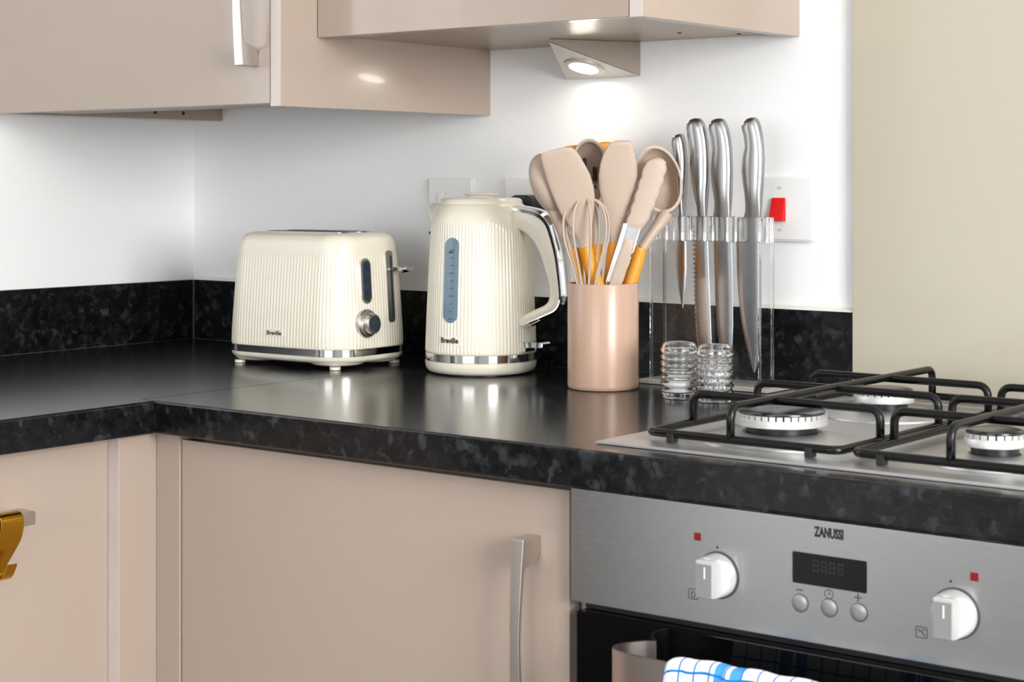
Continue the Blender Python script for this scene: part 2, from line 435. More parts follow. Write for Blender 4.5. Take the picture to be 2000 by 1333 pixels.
# thin pale sealant lines in the inner corners
bm = rings([[(-.0002, -.0022, z), (.0018, -.0022, z), (.0022, -.0002, z), (.0022, .0, z), (-.0002, .0, z)] for z in (.0006, UPH - .001)])
struct('trim_2', bm, mat('grey_sealant', '4A4A4A', .5))

# ================================================================== handles
def bow_handle(bm_parent, name, o, along, out, length, wdt=.0125, stand=.030, foot=.028, m='satin'):
    """strap handle starting at o (end on the door face), running 'along', standing 'out'"""
    o, along, out = Vector(o), Vector(along), Vector(out); side = along.cross(out)
    b = bmesh.new(); N = 28; outer = []; inner = []
    for i in range(N + 1):
        t = i / N; s = t * length
        hgt = stand + .006 * math.sin(math.pi * t)
        thick = .0042 + .004 * (abs(2 * t - 1)) ** 2
        e = min(s, length - s)
        outer.append(o + along * s + out * hgt)
        if e <= foot: base = 0 if e < foot * .8 else (stand - thick) * ((e - foot * .8) / (foot * .2))
        else: base = hgt - thick
        inner.append(o + along * s + out * max(base, 0))
    secs = []
    for i in range(N + 1):
        t = i / N; wv = side * (wdt / 2 * (1.0 + .25 * abs(2 * t - 1)))
        secs.append([outer[i] + wv, outer[i] - wv, inner[i] - wv, inner[i] + wv])
    b = rings(secs)
    bmesh.ops.bevel(b, geom=[e for e in b.edges if e.calc_length() > .0], offset=.0012, segments=2, affect='EDGES', profile=.5, clamp_overlap=True)
    return finish(name, b, m, bm_parent, smooth=35, wn=True)

# ================================================================== base cabinets
DB = -.598
ZBOT = -.75
# middle base cabinet
t = thing('base_cabinet', (.94, -.3, ZB), 'beige gloss base cabinet under the worktop, between corner post and oven', 'cabinet')
finish('body', box(.66, 1.2335, -.575, -.02, ZBOT, -TH - .001), 'carcass', t)
d = finish('door', box(.6440, 1.2320, DB, -.579, ZBOT, -.0475, .0012), 'beige', t, smooth=40, wn=True)
hp = ony(1055, 1046, DB)
bow_handle(d, 'handle', (hp.x - .0065, DB, hp.z), (0, 0, -1), (0, -1, 0), .22)
finish('plinth', box(.62, 1.24, -.54, -.52, ZB, ZBOT - .004), 'carcass', t)
finish('end_panel', box(1.2340, 1.2425, -.5775, -.02, ZBOT, -TH - .001), 'beige', t)
# left base cabinet
XA = .580
t = thing('base_cabinet', (.3, -1.2, ZB), 'beige gloss base cabinet on the left with a gold hook on its handle', 'cabinet')
finish('body', box(.0, .556, -1.27, -.67, ZBOT, -TH - .001), 'carcass', t)
d = finish('door', box(.561, XA, -1.262, -.6598, ZBOT, -.0452, .0012), 'beige', t, smooth=40, wn=True)
ha = onx(70, 1012, XA + .03)
bow_handle(d, 'handle', (XA, ha.y, ha.z), (0, -1, 0), (1, 0, 0), .22)
finish('plinth', box(.50, .52, -1.27, -.62, ZB, ZBOT - .004), 'carcass', t)
# corner post
t = thing('corner_post', (.6, -.62, ZB), 'narrow beige L-shaped filler post in the inner corner of the base cabinets', 'post')
finish('panel', box(.562, .6, -.6590, -.6005, ZB, -TH - .0006, .0004), 'beige', t)
finish('edge_band', box(.562, .5998, -.6594, -.6588, ZB, -TH - .0008), 'beige_edge', t)
finish('panel', box(.582, .6422, -.6, -.582, ZB, -TH - .0006, .0008), 'beige', t)
for ch in t.children:
    pass

# gold hook hanging on the left handle
hz = ha.z; hy0 = ha.y - .025; 
def strap(path, y0, y1, th):
    secs = []
    P = [Vector((x, 0, z)) for x, z in path]
    for i, p in enumerate(P):
        tg = (P[min(i + 1, len(P) - 1)] - P[max(i - 1, 0)]).normalized(); nrm = Vector((tg.z, 0, -tg.x)) * (th / 2)
        k = i / (len(P) - 1); ya, yb = (y0(k), y1(k))
        secs.append([(p.x + nrm.x, ya, p.z + nrm.z), (p.x + nrm.x, yb, p.z + nrm.z), (p.x - nrm.x, yb, p.z - nrm.z), (p.x - nrm.x, ya, p.z - nrm.z)])
    return rings(secs)
path = smooth_path([(.596, 0, hz - .012), (.5975, 0, hz + .004), (.604, 0, hz + .0105), (.613, 0, hz + .0105), (.6205, 0, hz + .004), (.6185, 0, hz - .012), (.610, 0, hz - .03), (.599, 0, hz - .048), (.5945, 0, hz - .057),
                    (.5955, 0, hz - .0635), (.601, 0, hz - .0655), (.6075, 0, hz - .062), (.6135, 0, hz - .053), (.6165, 0, hz - .047)], 5)
def w0(k): return hy0 if k < .42 else hy0 - .006 * min(1, (k - .42) / .12)
def w1(k): return hy0 - .03 if k < .42 else hy0 - .03 + .011 * min(1, (k - .42) / .12)
bm = strap([(p.x, p.z) for p in path], w0, w1, .0018)
tag(finish('over_door_hook', bm, 'gold', smooth=40), 'shiny gold metal hook hung over the handle of the left base cabinet', 'hook')

# ================================================================== wall cabinets
# deep corner cabinet
t = thing('wall_cabinet', (.34, -.21, .3665), 'large deep beige wall cabinet in the corner above the toaster', 'cabinet')
finish('side_panel', box(.0400, .0580, -.405, .0118, .3695, 1.12, .0006), 'beige', t)
sp = finish('side_panel', box(.6210, .6390, -.4245, .0118, .3665, 1.12, .0006), 'beige', t)
for k, yy in enumerate((-.075, -.10)):
    pass
finish('edge_band', box(.6212, .6386, -.4250, -.4240, .3667, 1.12), 'beige_edge', t)
d = finish('door', box(.0410, .6192, -.4245, -.405, .3705, 1.12, .0010), 'beige', t, smooth=40, wn=True)
hq = ony(505, 130, -.4245)
bow_handle(d, 'handle', (hq.x - .0065, -.4245, hq.z), (0, 0, 1), (0, -1, 0), .22)
finish('front_rail', box(.0585, .6205, -.404, -.305, .3725, .390), 'carcass', t)
finish('bottom_panel', box(.0585, .6205, -.304, .0115, .3915, .408), 'carcass', t)
finish('top_panel', box(.0585, .6205, -.404, .0115, 1.10, 1.118), 'carcass', t)
for yy in (-.075, -.135):
    finish('screw_hole', lathe([(.0032, 0), (.0032, .0004)], (.0580, yy, .3805), 14, 'x'), 'dark_gap', t)
# narrower cabinet with the lamp under it
t = thing('wall_cabinet', (.9, -.18, .459), 'beige wall cabinet with the lit triangular lamp fixed beneath it', 'cabinet')
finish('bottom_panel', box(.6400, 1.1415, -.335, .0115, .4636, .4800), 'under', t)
finish('side_panel', box(.6400, .6560, -.335, .0115, .4801, 1.12), 'carcass', t)
finish('end_panel', box(1.1420, 1.1600, -.3572, .0118, .4590, 1.12, .0008), 'beige', t)
finish('edge_band', box(1.1422, 1.1597, -.3577, -.3567, .4592, 1.12), 'beige_edge', t)
finish('top_panel', box(.6561, 1.1415, -.335, .0115, 1.10, 1.118), 'carcass', t)
finish('door', box(.6405, 1.1402, -.3572, -.3370, .4598, 1.12, .0010), 'beige', t, smooth=40, wn=True)
for (u, v) in ((1327, 64), (1443, 66)):
    p = onz(u, v, .4636); finish('screw_cap', lathe([(.003, 0), (.003, .0008)], (p.x, p.y, .4628), 14), 'dark_gap', t)

# ================================================================== triangular lamp
zt = .4632; y0 = .0105
bl, br = ony(1107, 154, y0), ony(1250, 147.5, y0); ap = onz(1072, 79, zt - .002)
t = thing('under_cabinet_light', (.86, -.03, .41), 'lit triangular brushed-metal lamp under the wall cabinet', 'lamp')
zb = (bl.z + br.z) / 2
Bm = bmesh.new()
vsx = [Bm.verts.new(p) for p in ((bl.x, y0, zt), (br.x, y0, zt), (ap.x, ap.y, zt), (bl.x, y0, zb), (br.x, y0, zb), (ap.x, ap.y, zt - .003))]
for f in ((0, 1, 2), (0, 3, 4, 1), (1, 4, 5, 2), (0, 2, 5, 3), (3, 5, 4)): Bm.faces.new([vsx[i] for i in f])
bmesh.ops.recalc_face_normals(Bm, faces=Bm.faces)
finish('housing', Bm, 'lampbody', t)
A3, B3, C3 = Vector((bl.x, y0, zb)), Vector((br.x, y0, zb)), Vector((ap.x, ap.y, zt - .003))
nrm = (B3 - A3).cross(C3 - A3).normalized()
if nrm.z > 0: nrm = -nrm
ctr = (A3 + B3 + C3) / 3
ex = (B3 - A3).normalized(); ey = nrm.cross(ex)
sh = lambda k: [(ctr + (q - ctr) * k + nrm * .0004) for q in (A3, B3, C3)]
b = bmesh.new(); fv = [b.verts.new(q) for q in sh(.985)]; f = b.faces.new(fv)
r = bmesh.ops.extrude_face_region(b, geom=[f])
for v in r['geom']:
    if isinstance(v, bmesh.types.BMVert): v.co += nrm * .0012
bmesh.ops.recalc_face_normals(b, faces=b.faces)
face = finish('face_plate', b, 'lampface', t)
r_ = CAMP; dd = ray(1141, 129); tt = (ctr - CAMP).dot(nrm) / dd.dot(nrm); lc = CAMP + dd * tt
def onface(prof, n=48):
    secs = []
    for r, z in prof: secs.append([lc + ex * (r * math.cos(2 * math.pi * i / n)) + ey * (r * math.sin(2 * math.pi * i / n)) + nrm * z for i in range(n)])
    return rings(secs)
finish('bezel', onface([(.029, .0016), (.029, .0034), (.027, .004), (.0215, .0042), (.0205, .0032), (.0205, .0018)]), 'lampface', face, smooth=40)
finish('lens', onface([(.0200, .0018), (.0200, .0036), (.018, .0042)]), 'led', face)

# ================================================================== wall plates
def plate(name, x0, x1, z0, z1, label, cat, th=.009):
    t = thing(name, ((x0 + x1) / 2, .012, z0), label, cat)
    b = prism(rrect(x1 - x0, z1 - z0, .004, 4, (x0 + x1) / 2, (z0 + z1) / 2), (0, .0118, 0), (1, 0, 0), (0, 0, 1), (0, -1, 0), th, 0)
    bmesh.ops.bevel(b, geom=[e for e in b.edges if all(abs(v.co.y - (.0118 - th)) < 1e-5 for v in e.verts)], offset=.0025, segments=3, affect='EDGES')
    finish('plate', b, 'white_plastic', t, smooth=35, wn=True)
    return t, .0118 - th
t, yp = plate('cooker_switch', 1.0985, 1.1842, .1895, .2748, 'white wall switch with red rocker marked OFF and ON, right of the knives', 'switch')
ra, rb = ony(1509, 386, yp), ony(1535, 433, yp)
b = rings([[(ra.x, yp, ra.z), (rb.x, yp, ra.z), (rb.x, yp, rb.z), (ra.x, yp, rb.z)], [(ra.x, yp - .0035, ra.z - .001), (rb.x - .0006, yp - .0035, ra.z - .001), (rb.x - .0006, yp - .011, rb.z + .001), (ra.x, yp - .011, rb.z + .001)]])
bmesh.ops.bevel(b, geom=b.edges[:], offset=.0008, segments=2, affect='EDGES'); finish('rocker', b, 'red', t)
for s_, u, v in (('OFF', 1522, 368), ('ON', 1522, 450)):
    p = ony(u, v, yp); text('lettering', s_, .0038, 'paleink', t, lambda x, y, p=p: Vector((p.x + x, yp - .0002, p.z + y)))
t, yp = plate('wall_socket', .5245, .6105, .189, .2735, 'white wall socket plate behind the spout of the kettle', 'socket')
p = ony(846, 400, yp); finish('screw', lathe([(.0028, 0), (.0028, .0006)], (p.x, yp, p.z), 14, 'y'), 'greyink', t)
p = ony(837, 455, yp); finish('screw', lathe([(.0024, 0), (.0024, .0006)], (.5285, yp, p.z), 14, 'y'), 'greyink', t)
finish('switch_rocker', box(.546, .556, yp - .004, yp, .232, .252, .001), 'white_plastic', t)
t, yp = plate('wall_socket', .6725, .8185, .189, .2745, 'white double wall socket behind the kettle handle with black plug in it', 'socket')
finish('switch_rocker', box(.735, .745, yp - .004, yp, .245, .260, .001), 'white_plastic', t)
finish('switch_rocker', box(.775, .785, yp - .004, yp, .245, .260, .001), 'white_plastic', t)
p = ony(1018, 396, -.028)
tag(finish('power_plug', prism(rrect(.048, .050, .016, 8, p.x + .0, p.z - .014), (0, yp - .0002, 0), (1, 0, 0), (0, 0, 1), (0, -1, 0), .034, .003), 'black', smooth=40, wn=True), 'black power plug in the double wall socket behind the kettle', 'plug')

# ================================================================== oven
OX0, OX1 = 1.2432, 1.838
OP = -.611                                   # control panel face
t = oven = thing('oven', (1.54, -.35, -.66), 'built-in stainless steel oven with black glass door under the hob', 'oven')
finish('body', box(1.250, 1.832, -.578, -.03, -.66, -TH - .002), 'black', t)
pan = finish('control_panel', box(OX0, OX1, OP, -.5785, -.1565, -TH - .0015, .0012), 'steel', t, smooth=40, wn=True)
def onp(dy=-.0002): return lambda p: (lambda x, y: Vector((p.x + x, OP + dy, p.z + y)))
p = ony(1618.5, 1042, OP); text('logo', 'ZANUSSI', .0098, 'ink', pan, onp()(p), width=.030, bold=.05)
ds = [ony(1548, 1077, OP), ony(1548, 1140, OP), ony(1693, 1097, OP), ony(1693, 1158, OP)]
zt_, zb_ = (ds[0].z + ds[2].z) / 2, (ds[1].z + ds[3].z) / 2; dx0, dx1 = ds[0].x, ds[2].x
dsp = finish('display', prism(rrect(dx1 - dx0, zt_ - zb_, .0015, 3, (dx0 + dx1) / 2, (zt_ + zb_) / 2), (0, OP + .001, 0), (1, 0, 0), (0, 0, 1), (0, -1, 0), .0014), 'display', t)
def seven(x0, z0, w_, h_):
    b = bmesh.new(); s = .0011
    for (xa, xb, za, zb) in ((0, w_, 0, s), (0, w_, h_ / 2 - s / 2, h_ / 2 + s / 2), (0, w_, h_ - s, h_), (0, s, s, h_ / 2 - s), (0, s, h_ / 2 + s, h_ - s), (w_ - s, w_, s, h_ / 2 - s), (w_ - s, w_, h_ / 2 + s, h_ - s)):
        box(x0 + xa, x0 + xb, OP - .0007, OP - .0004, z0 + za, z0 + zb, bm=b)
    return b
for k in range(4): finish('digit', seven((dx0 + dx1) / 2 - .0165 + k * .0085, zb_ + .013, .0058, .0105), 'ghost', dsp)
bx_ = []
for u, v in ((1563, 1178.5), (1620, 1188), (1678, 1197)):
    p = ony(u, v, OP); bx_.append(p)
    finish('button_ring', lathe([(.0086, -.0005), (.0086, .0004), (.0079, .0006)], (p.x, OP, p.z), 32, 'y'), 'greyink', t, smooth=40)
    finish('button', lathe([(.0078, 0), (.0078, .0010), (.0068, .0018), (.003, .0022)], (p.x, OP, p.z), 32, 'y'), 'button', t, smooth=40)
p = ony(1562, 1153, OP); finish('symbol', box(p.x - .0035, p.x + .0035, OP - .0003, OP + .0005, p.z - .0005, p.z + .0005), 'greyink', pan)
p = ony(1676, 1168, OP); b = box(p.x - .0035, p.x + .0035, OP - .0003, OP + .0005, p.z - .0005, p.z + .0005); box(p.x - .0005, p.x + .0005, OP - .0004, OP + .0005, p.z - .0035, p.z + .0035, bm=b)
finish('symbol', b, 'greyink', pan)
p = ony(1619, 1161, OP)
b = tube([(p.x + .0042 * math.cos(a * math.pi / 12), OP - .0001, p.z + .0042 * math.sin(a * math.pi / 12)) for a in range(24)], .0004, 6, loop=True)
box(p.x - .0003, p.x + .0003, OP - .0003, OP + .0005, p.z - .0005, p.z + .0035, bm=b); box(p.x, p.x + .0022, OP - .0003, OP + .0005, p.z - .0005, p.z + .0002, bm=b)
finish('symbol', b, 'greyink', pan)
for u, v in ((1362.5, 1049), (1903, 1127.5)):
    p = ony(u, v, OP); finish('indicator_light', box(p.x - .0037, p.x + .0037, OP - .0006, OP + .0005, p.z - .0037, p.z + .0037, .0003), 'redlamp', t)
for u, v in ((1401, 1070), (1857, 1136)):
    p = ony(u, v, OP); finish('dot_mark', lathe([(.0012, 0), (.0012, .0003)], (p.x, OP, p.z), 12, 'y'), 'ink', pan)
for k, (u, v) in enumerate(((1354, 1161), (1800, 1236))):
    p = ony(u, v, OP); q = rrect(.0105, .0095, .0012, 3)
    b = tube([(p.x + x, OP - .0001, p.z + z) for x, z in q], .0004, 6, loop=True)
    if k == 0: add(b, tube([(p.x + .002 * math.cos(a * math.pi / 6), OP - .0001, p.z - .0005 + .0028 * math.sin(a * math.pi / 6)) for a in range(12)], .0004, 6, loop=True))
    else:
        add(b, tube([(p.x - .0035, OP - .0001, p.z + .002), (p.x, OP - .0001, p.z + .0005), (p.x + .0035, OP - .0001, p.z - .003)], .0005, 6)); add(b, tube([(p.x + .0005, OP - .0001, p.z + .0025), (p.x + .0032, OP - .0001, p.z + .0025)], .0005, 6))
    finish('symbol', b, 'greyink', pan)
def oven_knob(u, v):
    p = ony(u, v, OP); rr = .0212; n = 64; secs = []
    prof = [(0, rr, rr), (.003, rr, rr), (.0045, rr * .985, rr * .985)] + [(.0045 + .0205 * k / 10, rr * .97 - (.0115) * math.sin(math.pi / 2 * min(1, k / 8.5)) ** .8, rr * (.985 - .06 * k / 10)) for k in range(1, 11)]
    prof.append((.0262, .0088, rr * .86))
    for y, wx, hz_ in prof:
        s = []
        for i in range(n):
            a = 2 * math.pi * i / n; x = rr * math.cos(a); z = hz_ * math.sin(a)
            if y > .0046:
                zlim = math.sqrt(max(rr * rr - wx * wx, 1e-8)) * (hz_ / rr)
                x = max(-wx, min(wx, x)); z = max(-zlim, min(zlim, z)) if y > .02 else z
            s.append(Vector((p.x + x, OP - y, p.z + z)))
        secs.append(s)
    k = finish('knob', rings(secs), 'knob', oven, smooth=38)
    finish('knob_face', box(p.x - .0084, p.x + .0084, OP - .0268, OP - .0260, p.z - .0160, p.z + .0145, .0003), 'knob_face', k)
    finish('pointer', box(p.x + .0004, p.x + .0018, OP - .0272, OP - .0266, p.z + .001, p.z + .012), 'white_plastic', k)
    finish('skirt_ring', lathe([(.0226, 0), (.0226, .0012), (.0214, .0018)], (p.x, OP, p.z), 48, 'y'), 'greyink', k)
oven_knob(1403, 1124); oven_knob(1866, 1199)
finish('vent_strip', box(1.2495, 1.832, -.594, -.5785, -.1655, -.1570), 'black', t)
dr = finish('door', box(1.2482, 1.833, -.609, -.5790, -.62, -.1662, .0015), 'blackglass', t)
# strap handle
hz1 = ony(1292, 1291, -.667).z; hz0 = hz1 - .042
ctr_x = (OX0 + OX1) / 2; hxl = ony(1199, 1290, -.650).x; hl = ctr_x - hxl
half = [(hl - .022, -.6092), (hl - .012, -.617), (hl - .004, -.630), (hl - .0005, -.644), (hl - .004, -.656), (hl - .016, -.663), (hl - .04, -.6665), (hl - .09, -.669), (hl * .35, -.671), (0, -.6715)]
pth = smooth_path([(ctr_x - x, y, 0) for x, y in half] + [(ctr_x + x, y, 0) for x, y in reversed(half[:-1])], 5)
secs = []
for i, p in enumerate(pth):
    tg = (pth[min(i + 1, len(pth) - 1)] - pth[max(i - 1, 0)]).normalized(); nn = Vector((tg.y, -tg.x, 0)) * .0017
    secs.append([(p.x + nn.x, p.y + nn.y, hz1), (p.x - nn.x, p.y - nn.y, hz1), (p.x - nn.x, p.y - nn.y, hz0), (p.x + nn.x, p.y + nn.y, hz0)])
finish('handle', rings(secs), 'handle_steel', dr, smooth=40)
# tea towel over the strap
tx0, tx1 = ony(1297, 1300, -.676).x, ony(1297, 1300, -.676).x + .30
prof = smooth_path([(-.6585, hz1 - .20, 0), (-.6575, hz1 - .06, 0), (-.6590, hz1 - .008, 0), (-.6625, hz1 + .0045, 0), (-.6700, hz1 + .0072, 0), (-.6775, hz1 + .0035, 0), (-.6810, hz1 - .010, 0), (-.6825, hz1 - .06, 0), (-.684, hz1 - .25, 0)], 6)
b = bmesh.new(); uvl = b.loops.layers.uv.new('UVMap'); NX = 60; grid = []; arc = [0]
for i in range(1, len(prof)): arc.append(arc[-1] + (prof[i] - prof[i - 1]).length)
for i in range(NX + 1):
    x = tx0 + (tx1 - tx0) * i / NX; row = []
    for j, p in enumerate(prof):
        wv = .0022 * math.sin(x * 95) + .0016 * math.sin(x * 210 + 1); top = max(0, 1 - abs(p.y - hz1) / .02)
        edge = -.010 * math.exp(-i / 1.6) * top
        row.append(b.verts.new((x + .003 * math.sin(p.y * 60), p.x - abs(wv) * (1 if p.x < -.67 else .2), p.y + (.0012 * math.sin(x * 140) * top) + edge)))
    grid.append(row)
for i in range(NX):
    for j in range(len(prof) - 1):
        f = b.faces.new((grid[i][j], grid[i][j + 1], grid[i + 1][j + 1], grid[i + 1][j]))
        for l, (a, c) in zip(f.loops, ((i, j), (i, j + 1), (i + 1, j + 1), (i + 1, j))): l[uvl].uv = ((tx1 - tx0) * a / NX, arc[c])
bmesh.ops.recalc_face_normals(b, faces=b.faces)
tw = finish('tea_towel', b, 'towel', smooth=180); tag(tw, 'white tea towel with blue checks hung over the oven door handle', 'towel')
sm = tw.modifiers.new('thickness', 'SOLIDIFY'); sm.thickness = .0024; sm.offset = 0

# ================================================================== hob
HX0, HX1, HY0, HY1 = 1.2515, 1.8315, -.581, -.078
t = hob = thing('gas_hob', (1.54, -.33, 0), 'stainless steel gas hob set into the worktop beside the salt shakers', 'hob')
def frame_ring(o, z): return [(HX0 + o, HY0 + o, z), (HX1 - o, HY0 + o, z), (HX1 - o, HY1 - o, z), (HX0 + o, HY1 - o, z)]
b = rings([frame_ring(.0, .0006), frame_ring(.0, .0018), frame_ring(.0020, .0031), frame_ring(.020, .0052), frame_ring(.026, .0052), frame_ring(.034, .0036)])
finish('top_plate', b, 'hob_steel', t, smooth=20)
ZH = .0036
def burner(x, y, r, bowl_r):
    g = finish('burner_bowl', lathe([(bowl_r, ZH + .0002), (bowl_r - .001, ZH + .0022), (bowl_r - .006, ZH + .0030), (bowl_r * .82, ZH + .0042), (r * 1.02, ZH + .0085), (r * .86, ZH + .0098), (r * .80, ZH + .004)], (x, y, 0), 64), 'hob_steel', t, smooth=30)
    finish('burner_neck', lathe([(r * .78, ZH + .001), (r * .78, .0215)], (x, y, 0), 40), 'black', g, smooth=40)
    finish('burner_ring', lathe([(r * .80, .0208), (r * .97, .0206), (r, .0214), (r, .0280), (r * .985, .0286), (r * .6, .0287)], (x, y, 0), 64), 'alu', g, smooth=40)
    nt = int(round(2 * math.pi * r / .0078)); b = bmesh.new()
    for i in range(nt):
        a0 = 2 * math.pi * i / nt; a1 = a0 + 2 * math.pi / nt * .76; ri = r * .80
        add(b, rings([[(x + q * math.cos(a), y + q * math.sin(a), z) for q, a in ((ri, a0), (r * .985, a0), (r * .985, (a0 + a1) / 2), (r * .985, a1), (ri, a1))] for z in (.0286, .0330)]))
    tt_ = finish('flame_port_teeth', b, 'alu', g); tt_['kind'] = 'stuff'
    finish('burner_core', lathe([(r * .83, .0286), (r * .83, .0331)], (x, y, 0), 40), 'black', g)
    finish('burner_cap', lathe([(r * .93, .0331), (r * .955, .0338), (r * .95, .0350), (r * .88, .0358), (r * .72, .0356), (r * .3, .0359)], (x, y, 0), 64), 'cap', g, smooth=50)
    sx, sy = x - (r + .006) * .3, y + (r + .006) * .95
    finish('ignition_pin', lathe([(.0022, ZH), (.0022, .0225), (.0012, .0255)], (sx, sy, 0), 12), 'white_plastic', g, smooth=40)
burner(1.404, -.466, .0467, .085); burner(1.4005, -.2285, .0335, .068); burner(1.6365, -.474, .0285, .060); burner(1.6365, -.2285, .0335, .068)

RR = .0043; ZF = .0142; ZR = .0455
def pan_support(x0, x1, label):
    t = thing('pan_support', ((x0 + x1) / 2, -.33, ZH), label, 'pan support', 'pan supports on the gas hob')
    ya, yb = -.5565, -.098; xm = (x0 + x1) / 2 - .010
    q = rrect(x1 - x0, yb - ya, .012, 5, (x0 + x1) / 2, (ya + yb) / 2)
    finish('base_frame', tube([(x, y, ZF) for x, y in q], RR, 12, loop=True), 'enamel', t, smooth=180)
    for y in (-.470, -.337, -.211):
        finish('cross_bar', tube(bent([(x0, y, ZF), (x0, y, ZR - .0008), (x1, y, ZR - .0008), (x1, y, ZF)], .013), RR, 12), 'enamel', t, smooth=180)
    finish('long_bar', tube(bent([(xm, ya, ZF), (xm, ya, ZR + .0009), (xm, yb, ZR + .0009), (xm, yb, ZF)], .013), RR, 12), 'enamel', t, smooth=180)
    for fx in (x0 + .03, x1 - .03):
        for fy in (ya, yb):
            finish('rubber_foot', box(fx - .004, fx + .004, fy - .0052, fy + .0052, ZH + .0002 if fy == yb else .0054, ZF + .0005, .0008), 'black', t)
pan_support(1.300, 1.5165, 'black wire pan support on the left half of the hob')
pan_support(1.5315, 1.748, 'black wire pan support on the right half of the hob')

# ================================================================== toaster
TC = Vector((.4505, -.1630, 0)); TA = R_(2.0); ta, tb = .1185, .0835
tX, tY = Vector((math.cos(TA), math.sin(TA), 0)), Vector((-math.sin(TA), math.cos(TA), 0))
def outline_t(a, b_, r, n):
    """evenly spaced rounded-rectangle outline (slightly bulged sides) with normals, world xy"""
    dense = []
    for sx, sy, a0 in ((1, 1, 0), (-1, 1, 90), (-1, -1, 180), (1, -1, 270)):
        for k in range(25):
            q = R_(a0 + 90 * k / 24); dense.append(Vector((sx * (a - r) + r * math.cos(q), sy * (b_ - r) + r * math.sin(q), 0)))
    dense.append(dense[0]); L = [0]
    for i in range(1, len(dense)): L.append(L[-1] + (dense[i] - dense[i - 1]).length)
    pts = []; j = 0
    for i in range(n):
        s = L[-1] * i / n
        while L[j + 1] < s: j += 1
        k = (s - L[j]) / max(L[j + 1] - L[j], 1e-9); p = dense[j].lerp(dense[j + 1], k)
        p = Vector((p.x + .0045 * (1 - (p.y / b_) ** 2) * (1 if p.x > 0 else -1) * max(0, (abs(p.x) - (a - r)) / r), p.y + .003 * (1 - (p.x / a) ** 2) * (1 if p.y > 0 else -1) * max(0, (abs(p.y) - (b_ - r)) / r), 0))
        pts.append(p)
    nr = []
    for i in range(n):
        tg = (pts[(i + 1) % n] - pts[i - 1]).normalized(); nr.append(Vector((tg.y, -tg.x, 0)))
    return pts, nr
NR = 124; NP = NR * 6
pts, nr = outline_t(ta, tb, .045, NP)
def tring(z, inset, amp=0):
    s = []
    for i in range(NP):
        rib = amp * (math.cos(2 * math.pi * i * NR / NP) - 1) / 2
        p = pts[i] + nr[i] * (rib - inset); s.append(TC + tX * p.x + tY * p.y + UP * z)
    return s
t = thing('toaster', (TC.x, TC.y, 0), 'cream two-slice toaster with ribbed sides and chrome band, in the corner', 'toaster')
secs = []
rows = [(.0295, .0012, 0), (.0305, .0002, .0010), (.034, .0, .0008)] + [(.034 + .118 * k / 8, .0085 * (k / 8) ** 1.3, .0008) for k in range(1, 9)]
rows += [(.158, .0092, .0008), (.164, .0098, .0), (.174, .0108, 0), (.1815, .0128, 0), (.1868, .0160, 0), (.1905, .0208, 0), (.1926, .027, 0), (.1936, .036, 0)]
secs = [tring(*r) for r in rows]
finish('body', rings(secs), 'cream', t, smooth=180)
finish('trim_band', rings([tring(.0190, .002), tring(.0194, -.0008), tring(.0291, -.0008), tring(.0295, .002)]), 'chrome', t, smooth=40)
# lower shell with feet
base = [tring(.0190, .0005), tring(.0150, .0008), tring(.0120, .0028), tring(.0095, .0070), tring(.0085, .0130)]
finish('base', rings(base), 'cream', t, smooth=60)
for sx in (-1, 1):
    for sy in (-1, 1):
        c = TC + tX * (sx * .0955) + tY * (sy * .0675)
        ft = finish('corner_skirt', lathe([(.0420, .0125), (.0400, .0085), (.0350, .0056), (.0290, .0046), (.012, .0044)], tuple(TC + tX * (sx * (ta - .045)) + tY * (sy * (tb - .045))), 48), 'cream', t, smooth=60)
        finish('foot', lathe([(.0080, .0045), (.0080, .0006), (.0072, .0002)], (c.x - sx * .002, c.y - sy * .002, 0), 24), 'cream', ft, smooth=40)
for sy in (-1, 1):
    c = TC + tY * (sy * .021); b = bmesh.new()
    q = rrect(.150, .026, .006, 5); add(b, prism(q, c + UP * .1930, tX, tY, UP, .0018))
    sl = finish('slot_rim', b, 'steel', t)
    finish('slot', prism(rrect(.142, .019, .004, 5), c + UP * .19485, tX, tY, UP, .0003), 'dark_gap', sl)
# control face (+x end)
def tface(u, v, extra=0):
    """point on the end face under a pixel"""
    xx = TC + tX * (ta + .0045 + extra)
    dd = ray(u, v); k = (xx - CAMP).dot(tX) / dd.dot(tX); p = CAMP + dd * k
    lean = .0085 * max(0, min(1, (p.z - .034) / .118)) ** 1.3
    xx = TC + tX * (ta + .0040 - lean + extra); k = (xx - CAMP).dot(tX) / dd.dot(tX); return CAMP + dd * k
p = tface(713.5, 549); lean_v = (UP - tX * .06).normalized()
dw = finish('display_bezel', prism(rrect(.0225, .0655, .0111, 8), p - tX * .004, tY, lean_v, tX, .0062, .0008), 'chrome', t, smooth=40, wn=True)
finish('display_panel', prism(rrect(.0160, .0585, .0079, 8), p + tX * .0021 + tY * .0012, tY, lean_v, tX, .0006), 'slate', dw)
for k in (-1, 0, 1): finish('push_button', prism(circle(.0056, 24), p + tX * .0026 + tY * .0012 + lean_v * (k * .0185), tY, lean_v, tX, .0005), mat('deep_blue_button', '1D2A4A', .3) if k == -1 else bpy.data.materials['deep_blue_button'], dw)
p = tface(715, 632)
def xl(prof, p, n=40):
    return rings([[p + tY * (r * math.cos(2 * math.pi * i / n)) + lean_v * (r * math.sin(2 * math.pi * i / n)) + tX * h for i in range(n)] for r, h in prof])
kb = finish('browning_dial', xl([(.0205, -.004), (.0205, .0035), (.0190, .0055), (.0165, .0060), (.0150, .0068), (.0145, .0150), (.0135, .0162), (.0122, .0164)], p), 'satin', t, smooth=35)
finish('dial_cap', xl([(.0120, .0160), (.0120, .0168), (.008, .0170)], p), 'slate', kb, smooth=40)
p = tface(761.5, 559.5)
